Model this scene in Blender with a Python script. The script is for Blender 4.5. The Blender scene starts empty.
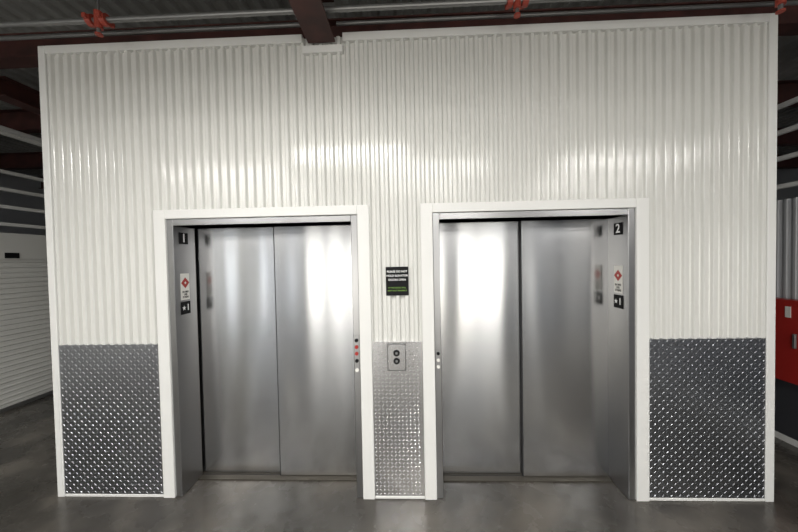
import bpy, math, random
from mathutils import Matrix, Vector
random.seed(3)
S=bpy.context.scene
col=S.collection
# ---------------------------------------------------------------- materials
def mat(name, base=(.5,.5,.5), rough=.5, metal=0., spec=.5, emit=None, es=0):
    m=bpy.data.materials.new(name); m.use_nodes=True
    b=m.node_tree.nodes['Principled BSDF']
    b.inputs['Base Color'].default_value=(*base,1)
    b.inputs['Roughness'].default_value=rough
    b.inputs['Metallic'].default_value=metal
    b.inputs['Specular IOR Level'].default_value=spec
    if emit:
        b.inputs['Emission Color'].default_value=(*emit,1); b.inputs['Emission Strength'].default_value=es
    return m
def noise(m, scale, vec_scale=(1,1,1), detail=4, src='Object'):
    nt=m.node_tree
    tc=nt.nodes.new('ShaderNodeTexCoord'); mp=nt.nodes.new('ShaderNodeMapping'); n=nt.nodes.new('ShaderNodeTexNoise')
    mp.inputs['Scale'].default_value=vec_scale
    n.inputs['Scale'].default_value=scale; n.inputs['Detail'].default_value=detail
    nt.links.new(tc.outputs[src],mp.inputs[0]); nt.links.new(mp.outputs[0],n.inputs['Vector'])
    return n.outputs['Fac']
def ramp(m,fac,stops):
    r=m.node_tree.nodes.new('ShaderNodeValToRGB')
    el=r.color_ramp.elements
    while len(el)<len(stops): el.new(.5)
    for e,(p,c) in zip(el,stops):
        e.position=p; e.color=(*c,1) if len(c)==3 else c
    m.node_tree.links.new(fac,r.inputs[0]); return r.outputs[0]
def bump(m,fac,strength,dist):
    nt=m.node_tree; b=nt.nodes.new('ShaderNodeBump')
    b.inputs['Strength'].default_value=strength; b.inputs['Distance'].default_value=dist
    nt.links.new(fac,b.inputs['Height'])
    p=nt.nodes['Principled BSDF']
    if p.inputs['Normal'].is_linked:
        nt.links.new(p.inputs['Normal'].links[0].from_socket,b.inputs['Normal'])
    nt.links.new(b.outputs[0],p.inputs['Normal'])
def link(m,sock,inp): m.node_tree.links.new(sock,m.node_tree.nodes['Principled BSDF'].inputs[inp])
def aniso(m,amount,vec=(0,0,1)):
    nt=m.node_tree; c=nt.nodes.new('ShaderNodeCombineXYZ')
    for i in range(3): c.inputs[i].default_value=vec[i]
    nt.links.new(c.outputs[0],nt.nodes['Principled BSDF'].inputs['Tangent'])
    nt.nodes['Principled BSDF'].inputs['Anisotropic'].default_value=amount

M_white=mat('white_painted_steel',(.66,.66,.635),.16,0,.6)
bump(M_white,noise(M_white,160,detail=2),.06,.002)
bump(M_white,noise(M_white,3,(1,1,.6),2),.12,.02)
M_trim=mat('white_trim_paint',(.72,.72,.705),.32)
M_steel=mat('brushed_stainless',(.46,.46,.47),.24,1)
n3=noise(M_steel,1.3,(1,1,.5),2)
link(M_steel,ramp(M_steel,n3,[(.3,(.41,.42,.44)),(.7,(.52,.515,.505))]),'Base Color')
bump(M_steel,noise(M_steel,1.7,(2.6,1,.30),0),.42,.03)
aniso(M_steel,.62)
M_frame=mat('jamb_stainless',(.36,.36,.365),.28,1)
aniso(M_frame,.6)
M_tread=mat('diamond_plate_metal',(.34,.35,.375),.31,1)
M_tread_lit=mat('diamond_plate_lit',(.88,.88,.89),.26,1)  # paler copy of the plate metal; daylight reflection put into its base colour
M_black=mat('black_plastic',(.008,.008,.009),.6,0,.15)
M_dark=mat('dark_gap',(.02,.02,.022),.7)
M_red=mat('red_enamel',(.36,.018,.014),.4)
M_cred=mat('red_primer_steel',(.085,.022,.017),.6)
link(M_cred,ramp(M_cred,noise(M_cred,6),[(.3,(.034,.011,.009)),(.7,(.072,.022,.018))]),'Base Color')
M_coup=mat('coupling_red',(.34,.055,.035),.5)
M_pipe=mat('galvanised_pipe',(.26,.26,.26),.45,.8)
M_deck=mat('roof_deck',(.40,.40,.39),.5,.3)
M_signw=mat('sign_white',(.75,.74,.70),.5)
M_txtw=mat('sign_text_white',(.85,.85,.85),.5)
M_txtg=mat('sign_text_green',(.22,.42,.06),.5)
M_grey=mat('grey_painted_steel',(.42,.43,.45),.4)
M_wain=mat('dark_wainscot',(.10,.105,.12),.4,.6)
M_lamp=mat('lamp_diffuser',(.9,.9,.9),.4,emit=(1,.96,.88),es=12)
M_lampoff=mat('lamp_housing',(.6,.6,.6),.4)
M_asph=mat('exterior_concrete',(.45,.44,.42),.8)
M_conc=mat('polished_concrete',(.1,.1,.1),.4,0,.5)
a=noise(M_conc,1.7,detail=9)
link(M_conc,ramp(M_conc,a,[(.32,(.030,.027,.023)),(.5,(.062,.057,.050)),(.68,(.135,.122,.105))]),'Base Color')
link(M_conc,ramp(M_conc,noise(M_conc,5,detail=6),[(.3,(.16,)*3),(.7,(.36,)*3)]),'Roughness')
bump(M_conc,noise(M_conc,60,detail=5),.08,.004)
M_sill=mat('dark_bronze_sill',(.10,.09,.075),.5,.7)

# ---------------------------------------------------------------- mesh helpers
class B:
    def __init__(s): s.v=[];s.f=[];s.m=[];s.mats=[]
    def mi(s,m):
        if m not in s.mats: s.mats.append(m)
        return s.mats.index(m)
    def add(s,vs,fs,m):
        o=len(s.v); s.v+= [tuple(v) for v in vs]; k=s.mi(m)
        for f in fs: s.f.append([i+o for i in f]); s.m.append(k)
    def box(s,x0,x1,y0,y1,z0,z1,m,bev=0):
        if bev:
            b=bev
            vs=[];idx={}
            X=(x0,x1);Y=(y0,y1);Z=(z0,z1)
            for i in (0,1):
                for j in (0,1):
                    for k in (0,1):
                        sx=1 if i==0 else -1; sy=1 if j==0 else -1; sz=1 if k==0 else -1
                        idx[i,j,k,0]=len(vs); vs.append((X[i],Y[j]+sy*b,Z[k]+sz*b))
                        idx[i,j,k,1]=len(vs); vs.append((X[i]+sx*b,Y[j],Z[k]+sz*b))
                        idx[i,j,k,2]=len(vs); vs.append((X[i]+sx*b,Y[j]+sy*b,Z[k]))
            fs=[]
            for i in (0,1):
                fs.append([idx[i,0,0,0],idx[i,1,0,0],idx[i,1,1,0],idx[i,0,1,0]])
                fs.append([idx[0,i,0,1],idx[1,i,0,1],idx[1,i,1,1],idx[0,i,1,1]])
                fs.append([idx[0,0,i,2],idx[1,0,i,2],idx[1,1,i,2],idx[0,1,i,2]])
            for i in (0,1):
                for j in (0,1):
                    fs.append([idx[i,j,0,0],idx[i,j,1,0],idx[i,j,1,1],idx[i,j,0,1]])
                    fs.append([idx[i,0,j,0],idx[i,1,j,0],idx[i,1,j,2],idx[i,0,j,2]])
                    fs.append([idx[0,i,j,1],idx[1,i,j,1],idx[1,i,j,2],idx[0,i,j,2]])
                    for k in (0,1): fs.append([idx[i,j,k,0],idx[i,j,k,1],idx[i,j,k,2]])
            s.add(vs,fs,m); return
        s.add([(x0,y0,z0),(x1,y0,z0),(x1,y1,z0),(x0,y1,z0),(x0,y0,z1),(x1,y0,z1),(x1,y1,z1),(x0,y1,z1)],
              [(0,3,2,1),(4,5,6,7),(0,1,5,4),(1,2,6,5),(2,3,7,6),(3,0,4,7)],m)
    def cyl(s,p0,p1,r,m,n=16,r1=None):
        p0=Vector(p0);p1=Vector(p1);d=(p1-p0).normalized()
        u=d.orthogonal().normalized();w=d.cross(u); r1=r if r1 is None else r1
        vs=[];fs=[]
        for p,rr in ((p0,r),(p1,r1)):
            for i in range(n):
                a=2*math.pi*i/n; vs.append(p+rr*(u*math.cos(a)+w*math.sin(a)))
        for i in range(n):
            j=(i+1)%n; fs.append((i,j,n+j,n+i))
        fs.append(list(range(n))[::-1]); fs.append(list(range(n,2*n)))
        s.add(vs,fs,m)
    def obj(s,name,parent=None,smooth=False):
        me=bpy.data.meshes.new(name); me.from_pydata(s.v,[],s.f)
        for m in s.mats: me.materials.append(m)
        for p,k in zip(me.polygons,s.m): p.material_index=k; p.use_smooth=smooth
        import bmesh
        bm=bmesh.new(); bm.from_mesh(me); bmesh.ops.recalc_face_normals(bm,faces=bm.faces); bm.to_mesh(me); bm.free()
        o=bpy.data.objects.new(name,me); col.objects.link(o)
        if parent: o.parent=parent
        return o
def empty(name,loc=(0,0,0)):
    e=bpy.data.objects.new(name,None); col.objects.link(e); e.empty_display_size=.1; e.location=loc
    return e
def text(name,body,loc,size,m,parent,rot=(math.pi/2,0,0),align='CENTER',off=.018,sp=1.0):
    c=bpy.data.curves.new(name,'FONT'); c.body=body; c.size=size; c.align_x=align; c.align_y='CENTER'; c.extrude=.0004
    c.offset=size*off; c.space_line=sp
    c.materials.append(m)
    o=bpy.data.objects.new(name,c); col.objects.link(o); o.location=loc; o.rotation_euler=rot
    if parent: o.parent=parent
    return o
PITCH=.0677
DEP=.024
def corr_profile(a0,a1,pitch=PITCH,depth=DEP,phase=0.):
    k=math.floor((a0-phase)/pitch)-1
    raw=[]
    while phase+k*pitch<a1+pitch:
        b=phase+k*pitch
        for t,h in ((.0,0),(.34,0),(.42,.18),(.50,.82),(.56,1),(.84,1),(.90,.82),(.98,.18)):
            raw.append((b+t*pitch,h*depth))
        k+=1
    def at(x):
        for (p,h),(q,g) in zip(raw,raw[1:]):
            if p<=x<=q: return h+(g-h)*(x-p)/(q-p) if q>p else h
        return 0
    return [(a0,at(a0))]+[r for r in raw if a0<r[0]<a1]+[(a1,at(a1))]
def corr_wall(b,a0,a1,z0,z1,plane,m,axis='x',sgn=-1,pitch=PITCH,depth=DEP):
    pr=corr_profile(a0,a1,pitch,depth)
    vs=[];fs=[]
    for a_,h in pr:
        for z in (z0,z1):
            vs.append((a_,plane+sgn*h,z) if axis=='x' else (plane+sgn*h,a_,z))
    for i in range(len(pr)-1): fs.append((2*i,2*i+2,2*i+3,2*i+1))
    b.add(vs,fs,m)

# ---------------------------------------------------------------- dimensions
WX0,WX1,WH=-2.80,2.625,3.50
DO=[(-1.85,-.38),(.18,1.65)]
TH=2.16; TW=.09; DD=.217; WZ=1.20
# ---------------------------------------------------------------- elevator wall
b=B()
plane=.016
corr_wall(b,WX0+.02,DO[0][0]-.03,WZ,TH+.03,plane,M_white)
corr_wall(b,DO[0][1]+.03,DO[1][0]-.03,WZ,TH+.03,plane,M_white)
corr_wall(b,DO[1][1]+.03,WX1-.02,WZ,TH+.03,plane,M_white)
corr_wall(b,WX0+.02,WX1-.02,TH+.03,WH-.02,plane,M_white)
for x0,x1,z0,z1 in ((WX0+.01,DO[0][0],0,TH),(DO[0][1],DO[1][0],0,TH),(DO[1][1],WX1-.01,0,TH),(WX0+.01,WX1-.01,TH,WH-.01)):
    b.box(x0,x1,plane+.002,.12,z0,z1,M_white)
b.obj('wall_back')
b=B(); corr_wall(b,.02,4.0,0,WH,WX0+.02,M_white,'y',-1); b.box(WX0+.022,WX0+.10,.13,4.0,0,WH,M_white); b.obj('wall_shaft_left')
b=B(); corr_wall(b,.02,4.0,0,WH,WX1-.02,M_white,'y',1); b.box(WX1-.10,WX1-.022,.13,4.0,0,WH,M_white); b.obj('wall_shaft_right')
def trim(n,*a):
    b=B(); b.box(*a,M_trim,.003); return b.obj('trim_%d'%n)
trim(1,WX0,WX0+.055,-.018,.05,0,WH)
trim(2,WX1-.06,WX1,-.018,.05,0,WH)
trim(3,WX0+.056,-.76,-.018,.02,WH-.06,WH)
trim(4,-.46,WX1-.061,-.018,.02,WH-.06,WH)
trim(5,-.76,-.46,-.019,.02,WH-.14,WH-.085)
k=6
for a0,a1 in DO:
    trim(k,a0-TW,a0,-.022,.04,0,TH+.07); trim(k+1,a1,a1+TW,-.022,.04,0,TH+.07); trim(k+2,a0+.0005,a1-.0005,-.022,.04,TH+.001,TH+.07); k+=3
SP=((WX0+.056,DO[0][0]-TW-.001),(DO[0][1]+TW+.001,DO[1][0]-TW-.001),(DO[1][1]+TW+.001,WX1-.061))
for x0,x1 in SP:
    trim(k,x0,x1,-.014,.015,0,.022); k+=1
# ---------------------------------------------------------------- tread plate
def tread(x0,x1,z0,z1,m):
    b=B(); Y=-.012; b.box(x0,x1,Y,.0155,z0,z1,m)
    p=.0295; L=.0130; W=.0042; H=.0025
    j=0; z=z0+p*.5
    while z<z1-p*.3:
        i=0; x=x0+p*.5
        while x<x1-p*.3:
            a=math.radians(45 if (i+j)%2 else -45)
            ca,sa=math.cos(a),math.sin(a)
            def T(u,w,h): return (x+u*ca-w*sa,Y-h,z+u*sa+w*ca)
            vs=[T(L,0,0),T(L*.45,W*.85,0),T(-L*.45,W*.85,0),T(-L,0,0),T(-L*.45,-W*.85,0),T(L*.45,-W*.85,0),
                T(L*.6,0,H),T(0,W*.4,H),T(-L*.6,0,H),T(0,-W*.4,H)]
            fs=[(0,1,6),(1,7,6),(1,2,7),(2,8,7),(2,3,8),(3,4,8),(4,9,8),(4,5,9),(5,6,9),(5,0,6),(6,7,8,9)]
            b.add(vs,fs,m)
            x+=p;i+=1
        z+=p;j+=1
    return b.obj('diamond_plate_panel')
tread(SP[0][0]+.001,SP[0][1]-.001,.023,WZ,M_tread)
tread(SP[1][0]+.001,SP[1][1]-.001,.023,WZ,M_tread_lit)
tread(SP[2][0]+.001,SP[2][1]-.001,.023,WZ,M_tread)
# ---------------------------------------------------------------- elevators
FW=.05
def elevator(idx,a0,a1,sign_side):
    e=empty('elevator',((a0+a1)/2,.1,0))
    def par(o):
        o.parent=e; o.matrix_parent_inverse=Matrix.Translation(-Vector(e.location)); return o
    b=B()
    b.box(a0+.001,a0+FW,-.008,DD+.01,0.002,TH,M_frame,.003)
    b.box(a1-FW,a1-.001,-.008,DD+.01,0.002,TH,M_frame,.003)
    b.box(a0+FW+.0005,a1-FW-.0005,-.008,DD+.01,TH-FW,TH-.001,M_frame,.003)
    par(b.obj('door_frame'))
    x0,x1=a0+FW,a1-FW; mid=(x0+x1)/2
    b=B(); b.box(x0-.02,mid+.012,DD+.030,DD+.055,.012,TH-.02,M_steel,.003); par(b.obj('sliding_panel_1'))
    b=B(); b.box(mid-.006,x1+.02,DD-.002,DD+.023,.012,TH-.02,M_steel,.003)
    b.box(mid-.0075,mid-.0015,DD-.004,DD+.026,.012,TH-.02,M_dark); par(b.obj('sliding_panel_2'))
    b=B(); b.box(x0-.03,x1+.03,DD-.05,DD+.10,0.001,.010,M_sill)
    for q in (DD+.0,DD+.035): b.box(x0,x1,q+.006,q+.014,.010,.012,M_dark)
    par(b.obj('door_sill'))
    b=B(); b.box(x0-.03,x1+.03,DD+.08,DD+.12,0,TH+.1,M_dark); par(b.obj('shaft_backing'))
    if sign_side<0: X=x0+.001; s=1; rot=(math.pi/2,0,math.pi/2)
    else: X=x1-.001; s=-1; rot=(math.pi/2,0,-math.pi/2)
    yc=.095
    def bx(t0,t1,ya,yb,za,zb,m):
        b.box(min(X+s*t0,X+s*t1),max(X+s*t0,X+s*t1),ya,yb,za,zb,m)
    b=B(); bx(0,.004,yc-.045,yc+.045,1.975,2.065,M_black); par(b.obj('number_plate'))
    par(text('number_text',str(idx),(X+s*.0045,yc,2.02),.095,M_txtw,None,rot))
    b=B(); bx(0,.003,yc-.045,yc+.045,1.53,1.74,M_signw); par(b.obj('fire_notice_plate'))
    b=B()
    Xs=X+s*.0035
    cy,cz,r=yc,1.665,.044
    b.add([(Xs,cy-r,cz),(Xs,cy,cz-r),(Xs,cy+r,cz),(Xs,cy,cz+r)],[(0,1,2,3)],M_red)
    Xs=X+s*.004; r=.012
    b.add([(Xs,cy-r,cz),(Xs,cy,cz-r),(Xs,cy+r,cz),(Xs,cy,cz+r)],[(0,1,2,3)],M_signw)
    par(b.obj('fire_notice_symbol'))
    par(text('fire_notice_text','IN FIRE\nUSE\nSTAIRS',(X+s*.004,yc,1.572),.021,M_black,None,rot))
    b=B(); bx(0,.004,yc-.048,yc+.048,1.415,1.515,M_black)
    par(b.obj('star_plate'))
    b=B(); vs=[]; c0=yc+(-.022 if s>0 else .022)
    for i in range(10):
        rr=.022 if i%2==0 else .009; a=math.pi/2+i*math.pi/5
        vs.append((X+s*.0048,c0+rr*math.cos(a),1.465+rr*math.sin(a)))
    b.add(vs,[list(range(10))],M_txtw); par(b.obj('star_symbol'))
    par(text('star_text',str(1),(X+s*.0045,yc+(.022 if s>0 else -.022),1.465),.07,M_txtw,None,rot))
    return e,par
for i,(a0,a1) in enumerate(DO):
    e,par=elevator(i+1,a0,a1,-1 if i==0 else 1)
    xc=(a1-.026) if i==0 else (a0+.026)
    b=B()
    if i==0:
        b.box(xc-.020,xc+.020,-.011,-.0085,.93,1.25,M_frame,.001)
        for z,m in ((1.215,M_black),(1.165,M_red),(1.115,M_red),(1.06,M_black),(.99,M_signw)):
            b.cyl((xc,-.011,z),(xc,-.020,z),.0135,m)
    else:
        b.box(xc-.020,xc+.020,-.011,-.0085,.98,1.14,M_frame,.001)
        for z,m in ((1.11,M_black),(1.06,M_signw),(1.01,M_signw)): b.cyl((xc,-.011,z),(xc,-.018,z),.012,m)
    par(b.obj('jamb_switches'))
# ---------------------------------------------------------------- notice sign & call panel
e=empty('elevator_notice_sign')
b=B(); b.box(-.175,-.005,-.014,-.008,1.55,1.765,M_black,.001); b.obj('plate',e)
text('notice_text','PLEASE DO NOT\nHOLD ELEVATOR\nDOORS OPEN',(-.09,-.0148,1.698),.0205,M_txtw,e,off=.012,sp=1.5)
text('notice_text_green','IF THE DOORS WILL\nNOT SHUT PROPERLY',(-.09,-.0148,1.597),.0145,M_txtg,e,off=0,sp=1.5)
e=empty('elevator_call_panel')
b=B(); b.box(-.175,-.035,-.022,-.0155,.985,1.19,M_frame,.002); b.obj('plate',e)
b=B(); b.box(-.168,-.042,-.0235,-.0221,.992,1.183,M_tread_lit,.0005)
b.obj('face_plate',e)
b=B()
for z,r in ((1.12,.024),(1.06,.024)):
    b.cyl((-.105,-.0236,z),(-.105,-.029,z),r,M_black,20); b.cyl((-.105,-.029,z),(-.105,-.033,z),r*.4,M_pipe,20)
for dx in (-.055,.055):
    for z in (1.0,1.175): b.cyl((-.105+dx,-.0236,z),(-.105+dx,-.025,z),.004,M_pipe,8)
b.obj('buttons',e)
# ---------------------------------------------------------------- floor / ceiling
b=B(); b.box(-9,9,-7.0,8,-.1,0,M_conc); b.obj('floor')
b=B(); b.box(-25,25,-30,-7.01,-.15,-.03,M_asph); b.obj('ground_outside')
b=B()
pr=corr_profile(-9,9,.15,.04)
vs=[];fs=[]
for a_,h in pr:
    for y in (-7,8): vs.append((a_,y,4.05-h))
for i in range(len(pr)-1): fs.append((2*i,2*i+2,2*i+3,2*i+1))
b.add(vs,fs,M_deck); b.box(-9,9,-7,8,4.06,4.12,M_deck); b.obj('ceiling')
def ibeam(name,p0,p1,zb,w,h,axis):
    b=B(); t=.012
    def bb(u0,u1,z0,z1):
        if axis=='y': b.box(p0[0]+u0,p0[0]+u1,p0[1],p1,z0,z1,M_cred)
        else: b.box(p0[0],p1,p0[1]+u0,p0[1]+u1,z0,z1,M_cred)
    bb(-w/2,w/2,zb,zb+t); bb(-w/2,w/2,zb+h-t,zb+h); bb(-t/2,t/2,zb+t,zb+h-t)
    return b.obj(name)
ibeam('steel_beam',(-.61,-6.9),-.03,3.42,.20,.30,'y')
ibeam('steel_beam',(-8.9,.30),8.9,3.60,.14,.20,'x')
for y in (-1.4,-2.9,-4.4,-5.9): ibeam('steel_joist',(-8.9,y),8.9,3.74,.10,.28,'x')
for y in (1.8,3.3,4.8): ibeam('steel_joist',(-8.9,y),8.9,3.70,.12,.28,'x')
for x in (-4.0,3.2): ibeam('steel_beam',(x,.6),7.8,3.5,.16,.19,'y')
b=B(); PZ=3.50
b.cyl((-8.5,-.22,PZ),(-.625,-.22,PZ),.018,M_pipe,14); b.cyl((-.595,-.22,PZ),(8.5,-.22,PZ),.018,M_pipe,14)
b.cyl((-8.5,-.30,3.74),(8.5,-.30,3.74),.012,M_pipe,10)
for X,dz in ((-2.10,0),(.74,0),(2.40,-.05)):
    for dx in (-.05,.05):
        b.cyl((X+dx-.018,-.22,PZ),(X+dx+.018,-.22,PZ),.038,M_coup,16)
        b.box(X+dx-.012,X+dx+.012,-.275,-.165,PZ-.014,PZ+.014,M_coup)
    b.cyl((X,-.22,PZ-.055+dz),(X,-.22,PZ+.06),.024,M_coup,12)
    b.cyl((X,-.22,PZ-.09+dz),(X,-.22,PZ-.055+dz),.012,M_pipe,10); b.cyl((X,-.22,PZ-.10+dz),(X,-.22,PZ-.09+dz),.022,M_coup,12,.022)
    b.cyl((X,-.22,PZ+.06),(X,-.22,4.02),.008,M_pipe,8)
b.obj('sprinkler_pipe')
b=B(); b.cyl((-1.2,-.45,3.86),(-8.5,-.45,3.86),.03,M_pipe,12); b.cyl((1.2,-.05,3.80),(8.5,-.05,3.80),.018,M_pipe,12)
b.cyl((-8.5,-.02,3.565),(-.72,-.02,3.565),.016,M_pipe,12); b.cyl((-.5,-.02,3.56),(8.5,-.02,3.56),.014,M_pipe,12)
b.obj('electrical_conduit')
# ---------------------------------------------------------------- left corridor
LX=-5.09
b=B(); b.box(LX-.10,LX-.05,-7,8,0,2.25,M_white)
corr_wall(b,-7,-1.6,0,2.25,LX,M_white,'y',1); corr_wall(b,3.3,8,0,2.25,LX,M_white,'y',1)
b.box(LX-.05,LX+.01,-1.6,3.3,1.92,2.25,M_white)
b.obj('wall_left')
def rollup(name,y0,y1):
    b=B(); z=.05; vs=[];fs=[]; step=.066
    prof=[]
    while z<1.92:
        prof+= [(z,0),(z+step*.55,.0),(z+step*.7,.016),(z+step*.9,.016)]; z+=step
    for z,h in prof:
        vs+= [(LX-.03+h,y0,z),(LX-.03+h,y1,z)]
    for i in range(len(prof)-1): fs.append((2*i,2*i+1,2*i+3,2*i+2))
    b.add(vs,fs,M_white)
    b.box(LX-.035,LX-.01,y0,y1,.003,.05,M_pipe)
    b.box(LX-.0,LX+.015,y0-.04,y0,0,1.95,M_trim); b.box(LX-.0,LX+.015,y1,y1+.04,0,1.95,M_trim)
    return b.obj(name)
rollup('roll_up_door',-1.5,3.2)
b=B(); b.box(LX+.012,LX+.018,1.36,1.50,1.93,2.0,M_black); b.obj('unit_number_sign')
def rails(name,x,s,zs):
    b=B()
    for z in zs: b.box(x-.02,x+.02,-6.5,7.5,z-.02,z+.02,M_trim)
    for y in (-6,-4,-2,3.0,5,7): b.box(x+s*.021-.015,x+s*.021+.015,y,y+.05,2.25,3.9,M_pipe)
    return b.obj(name)
rails('overhead_rail_rack',LX,-1,(2.36,2.58,2.80,3.02))
def striplight(x,y,z,lx,ly,lit=True,power=0):
    e=empty('strip_light',(x,y,z))
    b=B(); b.box(-lx/2,lx/2,-ly/2,ly/2,0,.05,M_lampoff,.005); b.obj('housing',e)
    b=B(); b.box(-lx/2+.02,lx/2-.02,-ly/2+.02,ly/2-.02,-.025,-.001,M_lamp if lit else M_trim,.005); b.obj('diffuser',e)
    if power:
        l=bpy.data.lights.new('tube','AREA'); l.shape='RECTANGLE'; l.size=lx; l.size_y=ly; l.energy=power; l.color=(1,.98,.94)
        o=bpy.data.objects.new('tube',l); col.objects.link(o); o.location=(0,0,-.03); o.parent=e
striplight(-4.6,1.4,3.36,.12,2.4,lit=False)
# ---------------------------------------------------------------- right corridor
RX=3.6
b=B(); corr_wall(b,-7,8,1.2,2.32,RX,M_grey,'y',-1); b.box(RX+.01,RX+.08,-7,8,0,2.32,M_grey)
b.box(RX-.02,RX+.01,-7,8,.06,1.2,M_wain); b.box(RX-.025,RX+.01,-7,8,0,.06,M_trim); b.obj('wall_right')
rails('overhead_rail_rack',RX,1,(2.45,2.72,2.97,3.22))
e=empty('fire_extinguisher_cabinet')
b=B(); b.box(RX-.14,RX-.026,.50,1.0,.62,1.38,M_red,.006); b.obj('cabinet_body',e)
b=B(); b.box(RX-.145,RX-.1405,.58,.62,1.22,1.32,M_signw); b.obj('label',e)
b=B(); b.box(RX-.16,RX-.1405,.535,.555,.95,1.08,M_pipe,.002); b.obj('handle',e)
b=B(); b.box(RX-.12,RX-.026,.28,.49,.62,1.20,M_black,.004); b.obj('hose_box',e)
# ---------------------------------------------------------------- enclosing walls
b=B(); b.box(-9,9,7.9,8,0,4.1,M_grey); b.obj('wall_far')
b=B()
edges=[-9,-6.1,-4.6,-3.1,-1.5,1.0,3.1,4.6,5.9,9]
for i in range(0,10,2):
    b.box(edges[i],edges[i+1],-7.1,-6.98,0,4.1,M_grey)
for i in range(1,9,2): b.box(edges[i],edges[i+1],-7.1,-6.98,2.4,4.1,M_grey)
b.obj('wall_front')
b=B(); b.box(-9.05,-9,-7,8,0,4.1,M_grey); b.obj('wall_outer_left')
b=B(); b.box(9,9.05,-7,8,0,4.1,M_grey); b.obj('wall_outer_right')
# ---------------------------------------------------------------- lights
def area(name,loc,rot,sx,sy,power,colr):
    l=bpy.data.lights.new(name,'AREA'); l.shape='RECTANGLE'; l.size=sx; l.size_y=sy; l.energy=power; l.color=colr
    o=bpy.data.objects.new(name,l); col.objects.link(o); o.location=loc; o.rotation_euler=rot
for i,pw in ((1,12),(3,15),(5,14),(7,10)):
    c=(edges[i]+edges[i+1])/2; w=edges[i+1]-edges[i]
    warm=(1,.94,.82) if i in (3,5) else (.95,.96,.95)
    area('bay_daylight',(c,-6.95,1.2),(math.pi/2,0,0),w,2.3,pw*w*2.3,warm)
striplight(-.78,-1.85,3.30,1.5,.14,power=50)
for x in (-3.6,0.4,4.2): striplight(x,-3.6,3.60,2.4,.16,power=72)  # unseen fixtures, added behind the camera to brighten the elevator wall
for x in (-3.6,0.4,4.2): striplight(x,-5.2,3.60,2.4,.16,power=55)  # second unseen row, added for more ambient light
w=bpy.data.worlds.new('sky'); S.world=w; w.use_nodes=True
bg=w.node_tree.nodes['Background']; bg.inputs[0].default_value=(.75,.85,1,1); bg.inputs[1].default_value=1.5
# ---------------------------------------------------------------- camera
c=bpy.data.cameras.new('camera'); c.sensor_width=36; c.lens=300/798*36; c.clip_start=.01
co=bpy.data.objects.new('camera',c); col.objects.link(co)
R=Matrix.Rotation(math.radians(1.905),3,'Z')@Matrix.Rotation(math.radians(90-1.272),3,'X')@Matrix.Rotation(math.radians(-1.109),3,'Z')
co.matrix_world=Matrix.Translation((0,-2.25,1.82))@R.to_4x4()
S.camera=co
S.view_settings.view_transform='Standard'
S.view_settings.exposure=0.05
